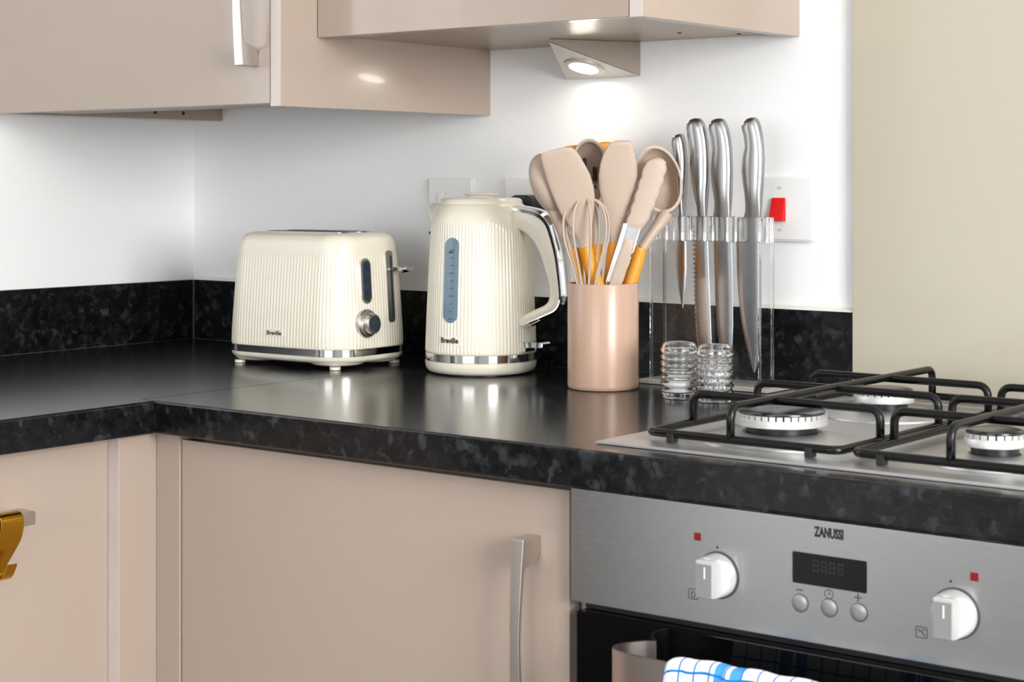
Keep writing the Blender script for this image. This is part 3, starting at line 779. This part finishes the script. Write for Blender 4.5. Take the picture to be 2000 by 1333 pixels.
ls = finish('lever_slot', prism(rrect(.0155, .1045, .0060, 6), p - tX * .004, tY, lean_v, tX, .0055, .0006), 'satin', t, smooth=40, wn=True)
finish('slot_groove', prism(rrect(.0042, .090, .0020, 4), p + tX * .0012 + tY * .0028, tY, lean_v, tX, .0006), 'slate', ls)
p = tface(766, 526)
lev = [p - tX * .002, p + tX * .012 + UP * .0005, p + tX * .020 - UP * .001, p + tX * .027 + UP * .0005, p + tX * .033 + UP * .0025]
wd = [.003, .004, .0105, .0125, .009]; secs = []
for q, w_ in zip(lev, wd): secs.append([q + tY * (w_ * math.cos(2 * math.pi * i / 16)) + UP * (.0040 * math.sin(2 * math.pi * i / 16)) for i in range(16)])
finish('lever', rings(secs), 'chrome', t, smooth=60)
# name badge on the long side
dd = ray(535, 650)
def tfront(u, v):
    dd = ray(u, v); yy = TC - tY * (tb + .0025); k = (yy - CAMP).dot(tY) / dd.dot(tY); return CAMP + dd * k
p = tfront(535.5, 650.5)
bd = finish('badge', prism(rrect(.033, .0105, .002, 4), p + tY * .0022, tX, UP, -tY, .0026), 'cream', t)
text('lettering', 'Breville', .0062, 'ink', bd, lambda x, y: p - tY * .0006 + tX * x + UP * y, width=.0285)

# ================================================================== kettle
KC = Vector((.722, -.113, 0))
t = kettle = thing('kettle', tuple(KC), 'cream ribbed electric kettle with chrome-backed handle, between toaster and utensil pot', 'kettle')
def kdir(az): return (-FWD * math.cos(R_(az)) + RIGHT * math.sin(R_(az)))       # azimuth seen from the camera, + to the right
NK = 92; NS = NK * 6
SPOUT = -122
def kring(z, r, amp=0, spout=0):
    s = []
    for i in range(NS):
        a = 360 * i / NS; rib = amp * (math.cos(2 * math.pi * i / 6) - 1) / 2
        da = (a - SPOUT + 180) % 360 - 180
        rr = r + rib + spout * max(0, 1 - abs(da) / 24) ** 1.2
        s.append(KC + kdir(a) * rr + UP * z)
    return s
rows = [(.0298, .0770, 0, 0), (.0306, .0782, .0009, 0)]
for k in range(15):
    z = .033 + (.196 - .033) * k / 14; f_ = (z - .033) / .163
    rows.append((z, .0785 - .0062 * f_ - .0012 * f_ ** 3, .0009, 0 if z < .150 else .010 * (z - .150) / .046))
rows += [(.202, .0708, .0007, .0130), (.208, .0703, .0003, .0160), (.214, .0694, 0, .0200), (.220, .0681, 0, .0240), (.226, .0660, 0, .0275), (.231, .0637, 0, .0285), (.2350, .0612, 0, .0270), (.2368, .0594, 0, .0250), (.2372, .0585, 0, .023)]
finish('body', rings([kring(*r) for r in rows]), 'cream', t, smooth=180)
finish('base', lathe([(.060, .0012), (.070, .0014), (.0745, .0034), (.0775, .0080), (.0786, .0135), (.0786, .0178), (.0775, .0186)], KC, 96), 'cream', t, smooth=50)
finish('base_foot', lathe([(.066, .0002), (.066, .0014)], KC, 64), 'black', t)
finish('trim_band', lathe([(.0770, .0187), (.0789, .0191), (.0789, .0292), (.0770, .0297)], KC, 128), 'chrome', t, smooth=40)
ld = finish('lid', lathe([(.0590, .2365), (.0588, .2400), (.0572, .2430), (.054, .2448), (.047, .2456), (.03, .2460)], KC, 96), 'cream', t, smooth=60)
finish('lid_knob', lathe([(.0200, .2455), (.0195, .2480), (.0235, .2488), (.0245, .2500), (.0235, .2512), (.012, .2517)], KC, 64), 'cream', ld, smooth=50)
def kr(z):
    f_ = max(0, min(1, (z - .033) / .163)); return .0785 - .0062 * f_ - .0012 * f_ ** 3
def kpatch(u, v, wpx, hpx, rad, off, th, m, name, parent, az=None):
    """rounded patch bent round the kettle wall"""
    depth = (KC - CAMP).dot(FWD) - .07; k = F_PX / depth
    zc = CH - (v - HOR) / k; a0 = math.asin(((u - 939.3) / k) / kr(zc)) if az is None else R_(az)
    wd_ = wpx / k / math.cos(a0); h_ = hpx / k
    poly = rrect(wd_, h_, min(rad, wd_ / 2 * .99), 8); secs = []
    for q in (1.0, .97, .5, .02):
        secs.append([KC + kdir(math.degrees(a0 + x * q / kr(zc + z * q))) * (kr(zc + z * q) + (off if q == 1 else th)) + UP * (zc + z * q) for x, z in poly])
    return finish(name, rings(secs), m, parent, smooth=40), a0, zc
win, wa, wz = kpatch(882, 548.5, 29, 171, .02, -.003, .0006, 'window_grey', 'water_window', t)
for k in range(10):
    z = wz - .053 + k * .0105; w_ = .0022 if k % 3 else .004
    c = wa + .0015 / .075
    finish('level_mark', rings([[KC + kdir(math.degrees(c + sx * w_ / .076)) * (kr(z) + e) + UP * (z + sz * .0004) for sx, sz in ((-1, -1), (1, -1), (1, 1), (-1, 1))] for e in (.0002, .0009)]), 'greyink', win)
def bend_on(a0, zc, e): return lambda x, y: KC + kdir(math.degrees(a0 + x / kr(zc))) * (kr(zc + y) + e) + UP * (zc + y)
text('lettering', 'MAX', .0035, 'greyink', win, bend_on(wa + .001, wz + .0385, .0009), width=.008)
bd, ba, bz = kpatch(879, 666, 46, 22, .003, -.002, .0002, 'cream', 'badge', t)
text('lettering', 'Breville', .0075, 'ink', bd, bend_on(ba, bz, .0006), width=.0285)
# handle
HA = 55; hd = kdir(HA); hs = UP.cross(hd)
O = [(.050, .2335), (.075, .2315), (.1000, .2262), (.1135, .2150), (.1210, .1980), (.1294, .166), (.1347, .122), (.1345, .105), (.127, .092), (.110, .0835), (.0877, .0725), (.069, .0632)]
I = [(.050, .207), (.066, .204), (.0825, .197), (.0920, .188), (.0985, .178), (.1065, .158), (.1155, .125), (.1158, .108), (.110, .0995), (.100, .094), (.086, .087), (.0715, .0790)]
O = [(r * (1 + .068 * max(0, min(1, (r - .07) / .04))), z) for r, z in O]; I = [(r * (1 + .05 * max(0, min(1, (r - .08) / .03))), z) for r, z in I]
Op = smooth_path([(r, z, 0) for r, z in O], 5); Ip = smooth_path([(r, z, 0) for r, z in I], 5)
def strip(Ao, Ai, hw, bev):
    secs = []
    for o_, i_ in zip(Ao, Ai):
        P_ = lambda q, s: KC + hd * q.x + UP * q.y + hs * s
        mid1, mid2 = o_.lerp(i_, .18), o_.lerp(i_, .82)
        dirn = (o_ - i_).normalized() * bev
        secs.append([P_(o_ - dirn * .35, hw * .86), P_(o_ + dirn * .5, hw * .55), P_(o_ + dirn, 0), P_(o_ + dirn * .5, -hw * .55), P_(o_ - dirn * .35, -hw * .86), P_(mid1, -hw), P_(mid2, -hw * .95), P_(i_, -hw * .7), P_(i_, hw * .7), P_(mid2, hw * .95), P_(mid1, hw)])
    return rings(secs)
hn = finish('handle', strip([o_.lerp(i_, .12) for o_, i_ in zip(Op, Ip)], Ip, .0125, 0), 'cream', t, smooth=50)
finish('handle_back', strip(Op, [o_.lerp(i_, .22) for o_, i_ in zip(Op, Ip)], .0140, .0035), 'chrome', hn, smooth=50)
# switch lever under the handle
b = rings([[KC + hd * r + UP * (z + sz * hh) + hs * (sy * ww) for sy, sz in ((-1, -1), (1, -1), (1, 1), (-1, 1))] for r, z, ww, hh in ((.070, .0400, .011, .0068), (.0835, .0400, .0110, .0068), (.0850, .0425, .0105, .0036), (.098, .0432, .0110, .0036), (.108, .0435, .0115, .0036), (.1115, .0430, .010, .002))])
finish('switch_lever', b, 'chrome', t, smooth=30)

# ================================================================== utensil pot and utensils
PC = Vector((.9725, -.1700, 0)); PD = (PC - CAMP).dot(FWD)
pot = lathe([(.010, .0006), (.0445, .0006), (.0460, .0025), (.0462, .0060), (.0462, .1350), (.0455, .1366), (.0440, .1366), (.0434, .1350), (.0434, .0060), (.010, .0045)], PC, 96)
tag(finish('utensil_pot', pot, 'pot', smooth=40), 'glossy pink-beige cylinder pot full of kitchen utensils', 'pot')
Z0 = lambda x, y: (1000 + x * .405, 240 + y * .405)           # coordinates read off an enlarged crop
def uz(x, y, dd=0): return at_depth(*Z0(x, y), PD + dd)
def in_pot(xoff, dd, z=.010): return PC + RIGHT * xoff + FWD * dd + UP * z
def zlens(st, dd, th, bow=0, lean=0, n=24, power=.55):
    return lens([(uz(a, y, dd + lean * (y - 600) / 500), uz(c, y, dd + lean * (y - 600) / 500), k) for y, a, c, k in [(s + (1,))[:4] for s in st]], FWD * th, n, power, bow)
G = 'utensils in the pink-beige pot'
# turner
t = thing('turner', tuple(in_pot(.012, -.015)), 'broad taupe silicone turner with orange wooden handle, left in the utensil pot', 'turner', G)
finish('blade', zlens([(118, 258, 283, .3), (121, 232, 291, .6), (132, 190, 306), (146, 148, 318), (160, 138, 328), (200, 146, 351), (250, 160, 377), (300, 176, 391), (350, 195, 399), (400, 216, 398), (450, 240, 393), (500, 277, 386), (540, 305, 381), (580, 324, 378), (608, 330, 377, 1.6)], -.018, .0026, bow=.35, lean=.03), 'taupe', t, smooth=50)
finish('handle', tube([uz(353, 598, -.018), uz(378, 690, -.016), uz(412, 785, -.014), in_pot(.026, -.008, .04), in_pot(.030, -.004, .012)], [.0085, .0092, .0092, .0085, .008], 16), 'wood', t, smooth=60)
# spoon at the far left
t = thing('serving_spoon', tuple(in_pot(.0, .005)), 'taupe silicone spoon seen from its rounded back, far left in the utensil pot', 'spoon', G)
c = uz(190, 300, .004)
finish('bowl', bowl(c, (uz(135, 150, .0) - uz(238, 455, .004)) * .5, FWD * .028 - RIGHT * .004, (-RIGHT * .026 - FWD * .012 - UP * .004), .0022), 'taupe', t, smooth=60)
finish('neck', tube([uz(196, 385, -.004), uz(222, 470, -.003), uz(258, 560, -.002), uz(280, 615, -.001)], [.011, .0085, .0065, .006], 14), 'taupe', t, smooth=60)
finish('handle', tube([uz(292, 608, -.001), uz(318, 690, 0), uz(345, 785, .002), in_pot(.012, .012, .04), in_pot(.018, .016, .012)], [.0080, .0085, .0085, .008, .007], 16), 'wood', t, smooth=60)
# slotted spoon
t = thing('slotted_spoon', tuple(in_pot(.0, .02)), 'slotted taupe spoon with hollow side to the front, behind the turner', 'spoon', G)
c = uz(372, 200, .028)
finish('bowl', bowl(c, (uz(372, 80, .028) - uz(372, 320, .028)) * .5, (uz(452, 200, .028) - uz(292, 200, .028)) * .5, FWD * .018, .0022), 'taupe_shade', t, smooth=60)
rim = [c + UP * (.0322 * math.cos(a * math.pi / 20)) + RIGHT * (.0215 * math.sin(a * math.pi / 20)) for a in range(40)]
finish('rim', tube(rim, .0016, 8, loop=True), 'taupe', t, smooth=180)
for (x, y, h_) in ((350, 195, 26), (398, 245, 34), (400, 330, 30)):
    finish('slot', zlens([(y - h_, x - 2, x + 2), (y - h_ + 5, x - 9, x + 9), (y + h_ - 5, x - 9, x + 9), (y + h_, x - 2, x + 2)], .036 if y < 300 else .030, .004), 'dark_gap', t)  # solid dark capsules on the bowl, painted as the shade in its openings
finish('neck', tube([uz(388, 300, .034), uz(398, 430, .026), uz(403, 600, .022)], [.008, .0055, .0055], 14), 'taupe', t, smooth=60)
finish('handle', tube([uz(404, 585, .022), uz(402, 780, .020), in_pot(-.008, .018, .012)], [.0085, .0085, .007], 16), 'wood', t, smooth=60)
# wooden spoon behind everything
t = thing('wooden_spoon', tuple(in_pot(.004, .03)), 'orange wooden paddle spoon, only its top edge showing behind the slotted spoon', 'spoon', G)
finish('head', zlens([(92, 440, 470, .3), (97, 410, 484, .8), (105, 330, 490), (113, 262, 492), (122, 240, 492), (170, 240, 488), (240, 262, 470), (320, 300, 440), (400, 340, 410), (460, 358, 396)], .052, .003, power=.6), 'wood', t, smooth=50)
finish('handle', tube([uz(377, 440, .052), uz(372, 780, .034), in_pot(-.012, .030, .012)], [.006, .0065, .006], 14), 'wood', t, smooth=60)
# spatula in the middle
t = thing('spoon_spatula', tuple(in_pot(.004, .005)), 'smooth taupe spatula with tall rounded blade, middle of the utensil pot', 'spatula', G)
finish('blade', zlens([(85, 512, 556, .3), (88, 492, 570, .7), (96, 474, 578), (112, 460, 584), (150, 440, 594), (200, 424, 604), (255, 416, 606), (320, 419, 594), (380, 431, 575), (430, 448, 556), (480, 464, 542), (530, 471, 530), (586, 473, 522, 1.5)], .002, .0034, bow=.15, lean=.02), 'taupe', t, smooth=50)
finish('handle', tube([uz(497, 578, .002), uz(485, 680, .003), uz(472, 785, .004), in_pot(.002, .002, .012)], [.0088, .0092, .0092, .008], 16), 'wood', t, smooth=60)
# ladle on the right
t = thing('ladle', tuple(in_pot(.01, .015)), 'deep taupe soup ladle with orange wooden handle, right in the utensil pot', 'ladle', G)
c = uz(712, 272, .022)
finish('bowl', bowl(c, (uz(690, 108, .02) - uz(738, 436, .024)) * .5, RIGHT * .0305 + FWD * .010, RIGHT * .010 + FWD * .046 - UP * .010, .0030), 'taupe', t, smooth=60)
finish('neck', tube(smooth_path([uz(740, 440, .027), uz(716, 480, .021), uz(676, 535, .015), uz(628, 606, .012)], 4), [.0095, .0098, .0096, .0092] + [.0086, .0082, .0078, .0074] + [.0070] * 5, 14), 'taupe', t, smooth=60)
finish('handle', tube([uz(622, 602, .012), uz(600, 680, .011), uz(567, 785, .010), in_pot(.008, .008, .04), in_pot(.0, .006, .012)], [.0086, .0092, .0092, .0085, .0075], 16), 'wood', t, smooth=60)
# tongs
t = thing('tongs', tuple(in_pot(.0, -.012)), 'steel tongs with scalloped taupe silicone tips, leaning right in the utensil pot', 'tongs', G)
TG = [(168, 694, 712, .4), (176, 668, 730), (190, 646, 744)]
for k in range(27):
    q = k / 26; y = 202 + 290 * q; sc = 7 * abs(math.sin(q * math.pi * 5)) - 3
    TG.append((y, 640 - 92 * q ** 1.05 - sc, 746 - 100 * q ** 1.35 + sc))
TG.append((512, 548, 630, .7))
a1 = finish('tip', zlens(TG, -.020, .0042), 'taupe', t, smooth=50)
finish('tip', zlens([(y, a - 9, c_ - 16, k) for y, a, c_, k in [(s + (1,))[:4] for s in TG]], -.0075, .0042), 'taupe_shade', t, smooth=50)
for dd_, nm in ((-.020, 1), (-.0075, 0)):
    ox = 0 if nm else -10
    ar = finish('arm', lens([(uz(a + ox, y, q), uz(c_ + ox, y, q), 1) for y, a, c_, q in ((486, 545, 628, dd_), (506, 541, 624, dd_), (600, 512, 596, dd_), (700, 480, 558, dd_ + .002), (790, 452, 528, dd_ + .004))] + [(in_pot(-.020, -.008 if nm else -.002, .03), in_pot(.002, -.008 if nm else -.002, .03), 1)], FWD * .0032, 20, .3), 'chrome', t, smooth=50)
    if nm:
        finish('grip', lens([(uz(a, y, q), uz(c_, y, q), k) for y, a, c_, q, k in ((558, 556, 572, dd_ - .0030, .4), (566, 546, 580, dd_ - .0030, .8), (584, 535, 586, dd_ - .003, 1), (620, 524, 580, dd_ - .003, 1), (700, 496, 556, dd_ - .001, 1), (788, 466, 528, dd_ + .001, 1))], FWD * .0018, 18, .5), 'taupe', ar, smooth=50)
# whisk
t = thing('whisk', tuple(in_pot(-.008, -.026)), 'taupe wire balloon whisk standing head up at the front of the utensil pot', 'whisk', G)
prof = [(364, 0), (368, 34), (380, 62), (405, 88), (440, 103), (480, 110), (540, 109), (600, 97), (680, 72), (780, 45), (880, 22)]
for ang in (8, 55, 100, 148):
    side = RIGHT * math.cos(R_(ang)) + FWD * math.sin(R_(ang)) * .62
    mpx = PD / F_PX * .405
    def pt(y, w_, sgn): return uz(356 + (y - 364) * .012, y, -.0265) + side * (sgn * w_ * mpx)
    lp = [pt(y, w_, -1) for y, w_ in reversed(prof)] + [pt(y, w_, 1) for y, w_ in prof[1:]]
    finish('wire', tube(smooth_path(lp, 3), .0017, 8), 'taupe', t, smooth=180)
finish('handle', tube([uz(362, 845, -.0255), in_pot(-.008, -.018, .012)], [.0085, .0085], 14), 'wood', t, smooth=60)

# ================================================================== knife stand and knives
K0 = lambda x, y: (1230 + x * .4276, 210 + y * .4276)
YK = -.0620
def kz(x, y, yy=YK): return ony(*K0(x, y), yy)
t = stand = thing('knife_stand', (1.075, -.062, 0), 'clear acrylic knife stand against the upstand, holding four steel knives', 'knife stand')
ya, yb = -.0800, -.0440
sx0, sx1 = ony(1268.5, 600, ya).x, ony(1506.5, 600, yb).x + .004
zt_ = ony(1400, 470, ya).z
finish('base', box(sx0 - .006, sx1 + .020, -.096, -.024, .0004, .0062, .0008), 'stand_base', t)
finish('front_sheet', box(sx0, sx1, ya, ya + .0035, .0064, zt_, .0005), 'acrylic', t)
finish('back_sheet', box(sx0, sx1, yb - .0035, yb, .0064, zt_ + .03, .0005), 'acrylic', t)
for xs in (sx0, sx1 - .0035):
    finish('side_sheet', box(xs, xs + .0035, ya + .0037, yb - .0037, .0064, zt_, .0005), 'acrylic', t)
for xs in (sx0 - .0002, sx1 - .0030):
    for yy in (ya - .0002, yb - .0038):
        finish('polished_edge', box(xs, xs + .0032, yy, yy + .0040, .0064, zt_, .0006), 'finger', t)
ftop = ony(1400, 423, ya).z
for u0, u1 in ((1300, 1312), (1331, 1346), (1374, 1389), (1418.5, 1433), (1481, 1495)):
    x0_, x1_ = ony(u0, 450, ya).x, ony(u1, 450, ya).x
    finish('slot_finger', box(x0_, x1_, ya - .002, ya + .010, zt_ - .002, ftop, .0022, 3), 'finger', t, smooth=40, wn=True)
for u0, u1 in ((1276.5, 1284.5), (1497, 1506)):
    x0_, x1_ = ony(u0, 450, ya).x, ony(u1, 450, ya).x
    finish('slot_finger', box(x0_, x1_, ya - .002, ya + .008, zt_ - .002, ftop, .0015, 3), 'finger', t, smooth=40, wn=True)
KN = [('small steel paring knife, leftmost in the clear knife stand', 'paring_knife',
       [(121, 226, 237, .4), (127, 214, 242, .8), (140, 200, 246), (165, 196, 251), (220, 204, 257), (280, 214, 259), (350, 222, 257), (420, 228, 253), (470, 230, 251), (497, 226, 251)],
       [(497, 206, 251), (520, 202, 254), (640, 204, 258), (740, 212, 259), (820, 222, 257), (880, 232, 252), (918, 241, 244)], False),
      ('steel bread knife with serrated blade, second from the left in the stand', 'bread_knife',
       [(49, 296, 318, .4), (55, 282, 327, .8), (68, 266, 336), (95, 262, 345), (150, 270, 354), (200, 275, 358), (260, 273, 360), (330, 284, 360), (400, 298, 356), (450, 309, 353), (497, 312, 351)],
       [(497, 288, 352), (520, 285, 354), (640, 288, 358), (760, 291, 362), (860, 294, 366), (960, 300, 370), (1060, 306, 374), (1120, 318, 374), (1160, 338, 372), (1180, 356, 364)], True),
      ('broad steel carving knife, third from the left in the stand', 'carving_knife',
       [(50, 402, 422, .4), (56, 384, 431, .8), (70, 370, 438), (95, 364, 449), (140, 374, 459), (190, 380, 464), (240, 373, 467), (290, 370, 468), (340, 376, 467), (400, 387, 465), (440, 390, 463), (470, 387, 461), (499, 381, 460)],
       [(499, 374, 460), (520, 378, 462), (640, 383, 467), (760, 387, 470), (880, 391, 472), (1000, 398, 472), (1080, 408, 470), (1140, 426, 466), (1180, 448, 458)], False),
      ('large steel chef knife with broad pointed blade, rightmost in the stand', 'chef_knife',
       [(46, 556, 574, .4), (52, 540, 582, .8), (66, 526, 590), (90, 514, 598), (130, 524, 605), (180, 530, 610), (230, 518, 613), (290, 513, 612), (350, 521, 609), (400, 529, 605), (445, 531, 603), (475, 529, 601), (503, 522, 599)],
       [(500, 500, 599), (512, 488, 599), (560, 486, 600), (640, 487, 601), (760, 490, 602), (860, 496, 602), (960, 507, 601), (1060, 525, 599), (1130, 542, 592), (1180, 556, 583), (1212, 567, 572)], False)]
for lab, nm, hs_, bs_, ser in KN:
    p = kz((bs_[-1][1] + bs_[-1][2]) / 2, bs_[-1][0]); t = thing(nm, tuple(p), lab, 'knife', 'knives in the clear stand')
    st = []
    for s in hs_:
        y, a, c_, k = (s + (1,))[:4]; st.append((kz(a, y), kz(c_, y), k * (1 if y < 400 else 1 - .45 * (y - 400) / 100)))
    finish('handle', lens(st, Vector((0, 1, 0)) * .0092, 28, .8), 'knife_handle', t, smooth=60)
    bl_ = []
    for i, (y, a, c_) in enumerate(bs_):
        bl_.append((y, a, c_))
    if ser:
        dense = []
        for i in range(len(bl_) - 1):
            (y0_, a0_, c0_), (y1_, a1_, c1_) = bl_[i], bl_[i + 1]; n_ = max(2, int((y1_ - y0_) / 5))
            for k in range(n_):
                q = k / n_; y_ = y0_ + (y1_ - y0_) * q; dense.append((y_, a0_ + (a1_ - a0_) * q + (2.2 * math.sin(y_ * 2 * math.pi / 21) if y_ > 540 else 0), c0_ + (c1_ - c0_) * q))
        bl_ = dense + [bl_[-1]]
    finish('blade', lens([(kz(a, y), kz(c_, y), 1) for y, a, c_ in bl_], Vector((0, 1, 0)) * .0011, 12, 1.0), 'blade', t, smooth=30)

# ================================================================== shakers
def shaker(x, y, label, fill_m, fill_h):
    t = thing('shaker', (x, y, 0), label, 'shaker', 'glass salt shakers')
    H_ = .0715; r0 = .0222; prof = [(.004, .0006), (.0195, .0006), (.0198, .004)]
    for k in range(57):
        z = .008 + .052 * k / 56; prof.append((r0 + .0012 * math.cos((z - .008) / .052 * 2 * math.pi * 6.5 + math.pi), z))
    prof += [(.0222, .063), (.0205, .0675), (.0165, .0700), (.010, .0710), (.003, .0713)]
    body = list(prof) + [(.003, .0690), (.010, .0686), (.0155, .0676), (.0182, .0650), (.0190, .0600), (.0190, .0105), (.0180, .0090), (.003, .0088)]
    finish('body', lathe(body, (x, y, 0), 64), 'glass', t, smooth=60)
    finish('contents', lathe([(.0175, .0095), (.0184, .0108), (.0184, fill_h), (.003, fill_h + .0015)], (x, y, 0), 48), fill_m, t, smooth=40)
shaker(1.1110, -.2035, 'ribbed clear glass shaker with a little white salt, beside the utensil pot', 'salt', .0205)
shaker(1.1645, -.2065, 'ribbed clear glass shaker filled halfway with coarse salt, nearest the hob', 'coarse', .043)
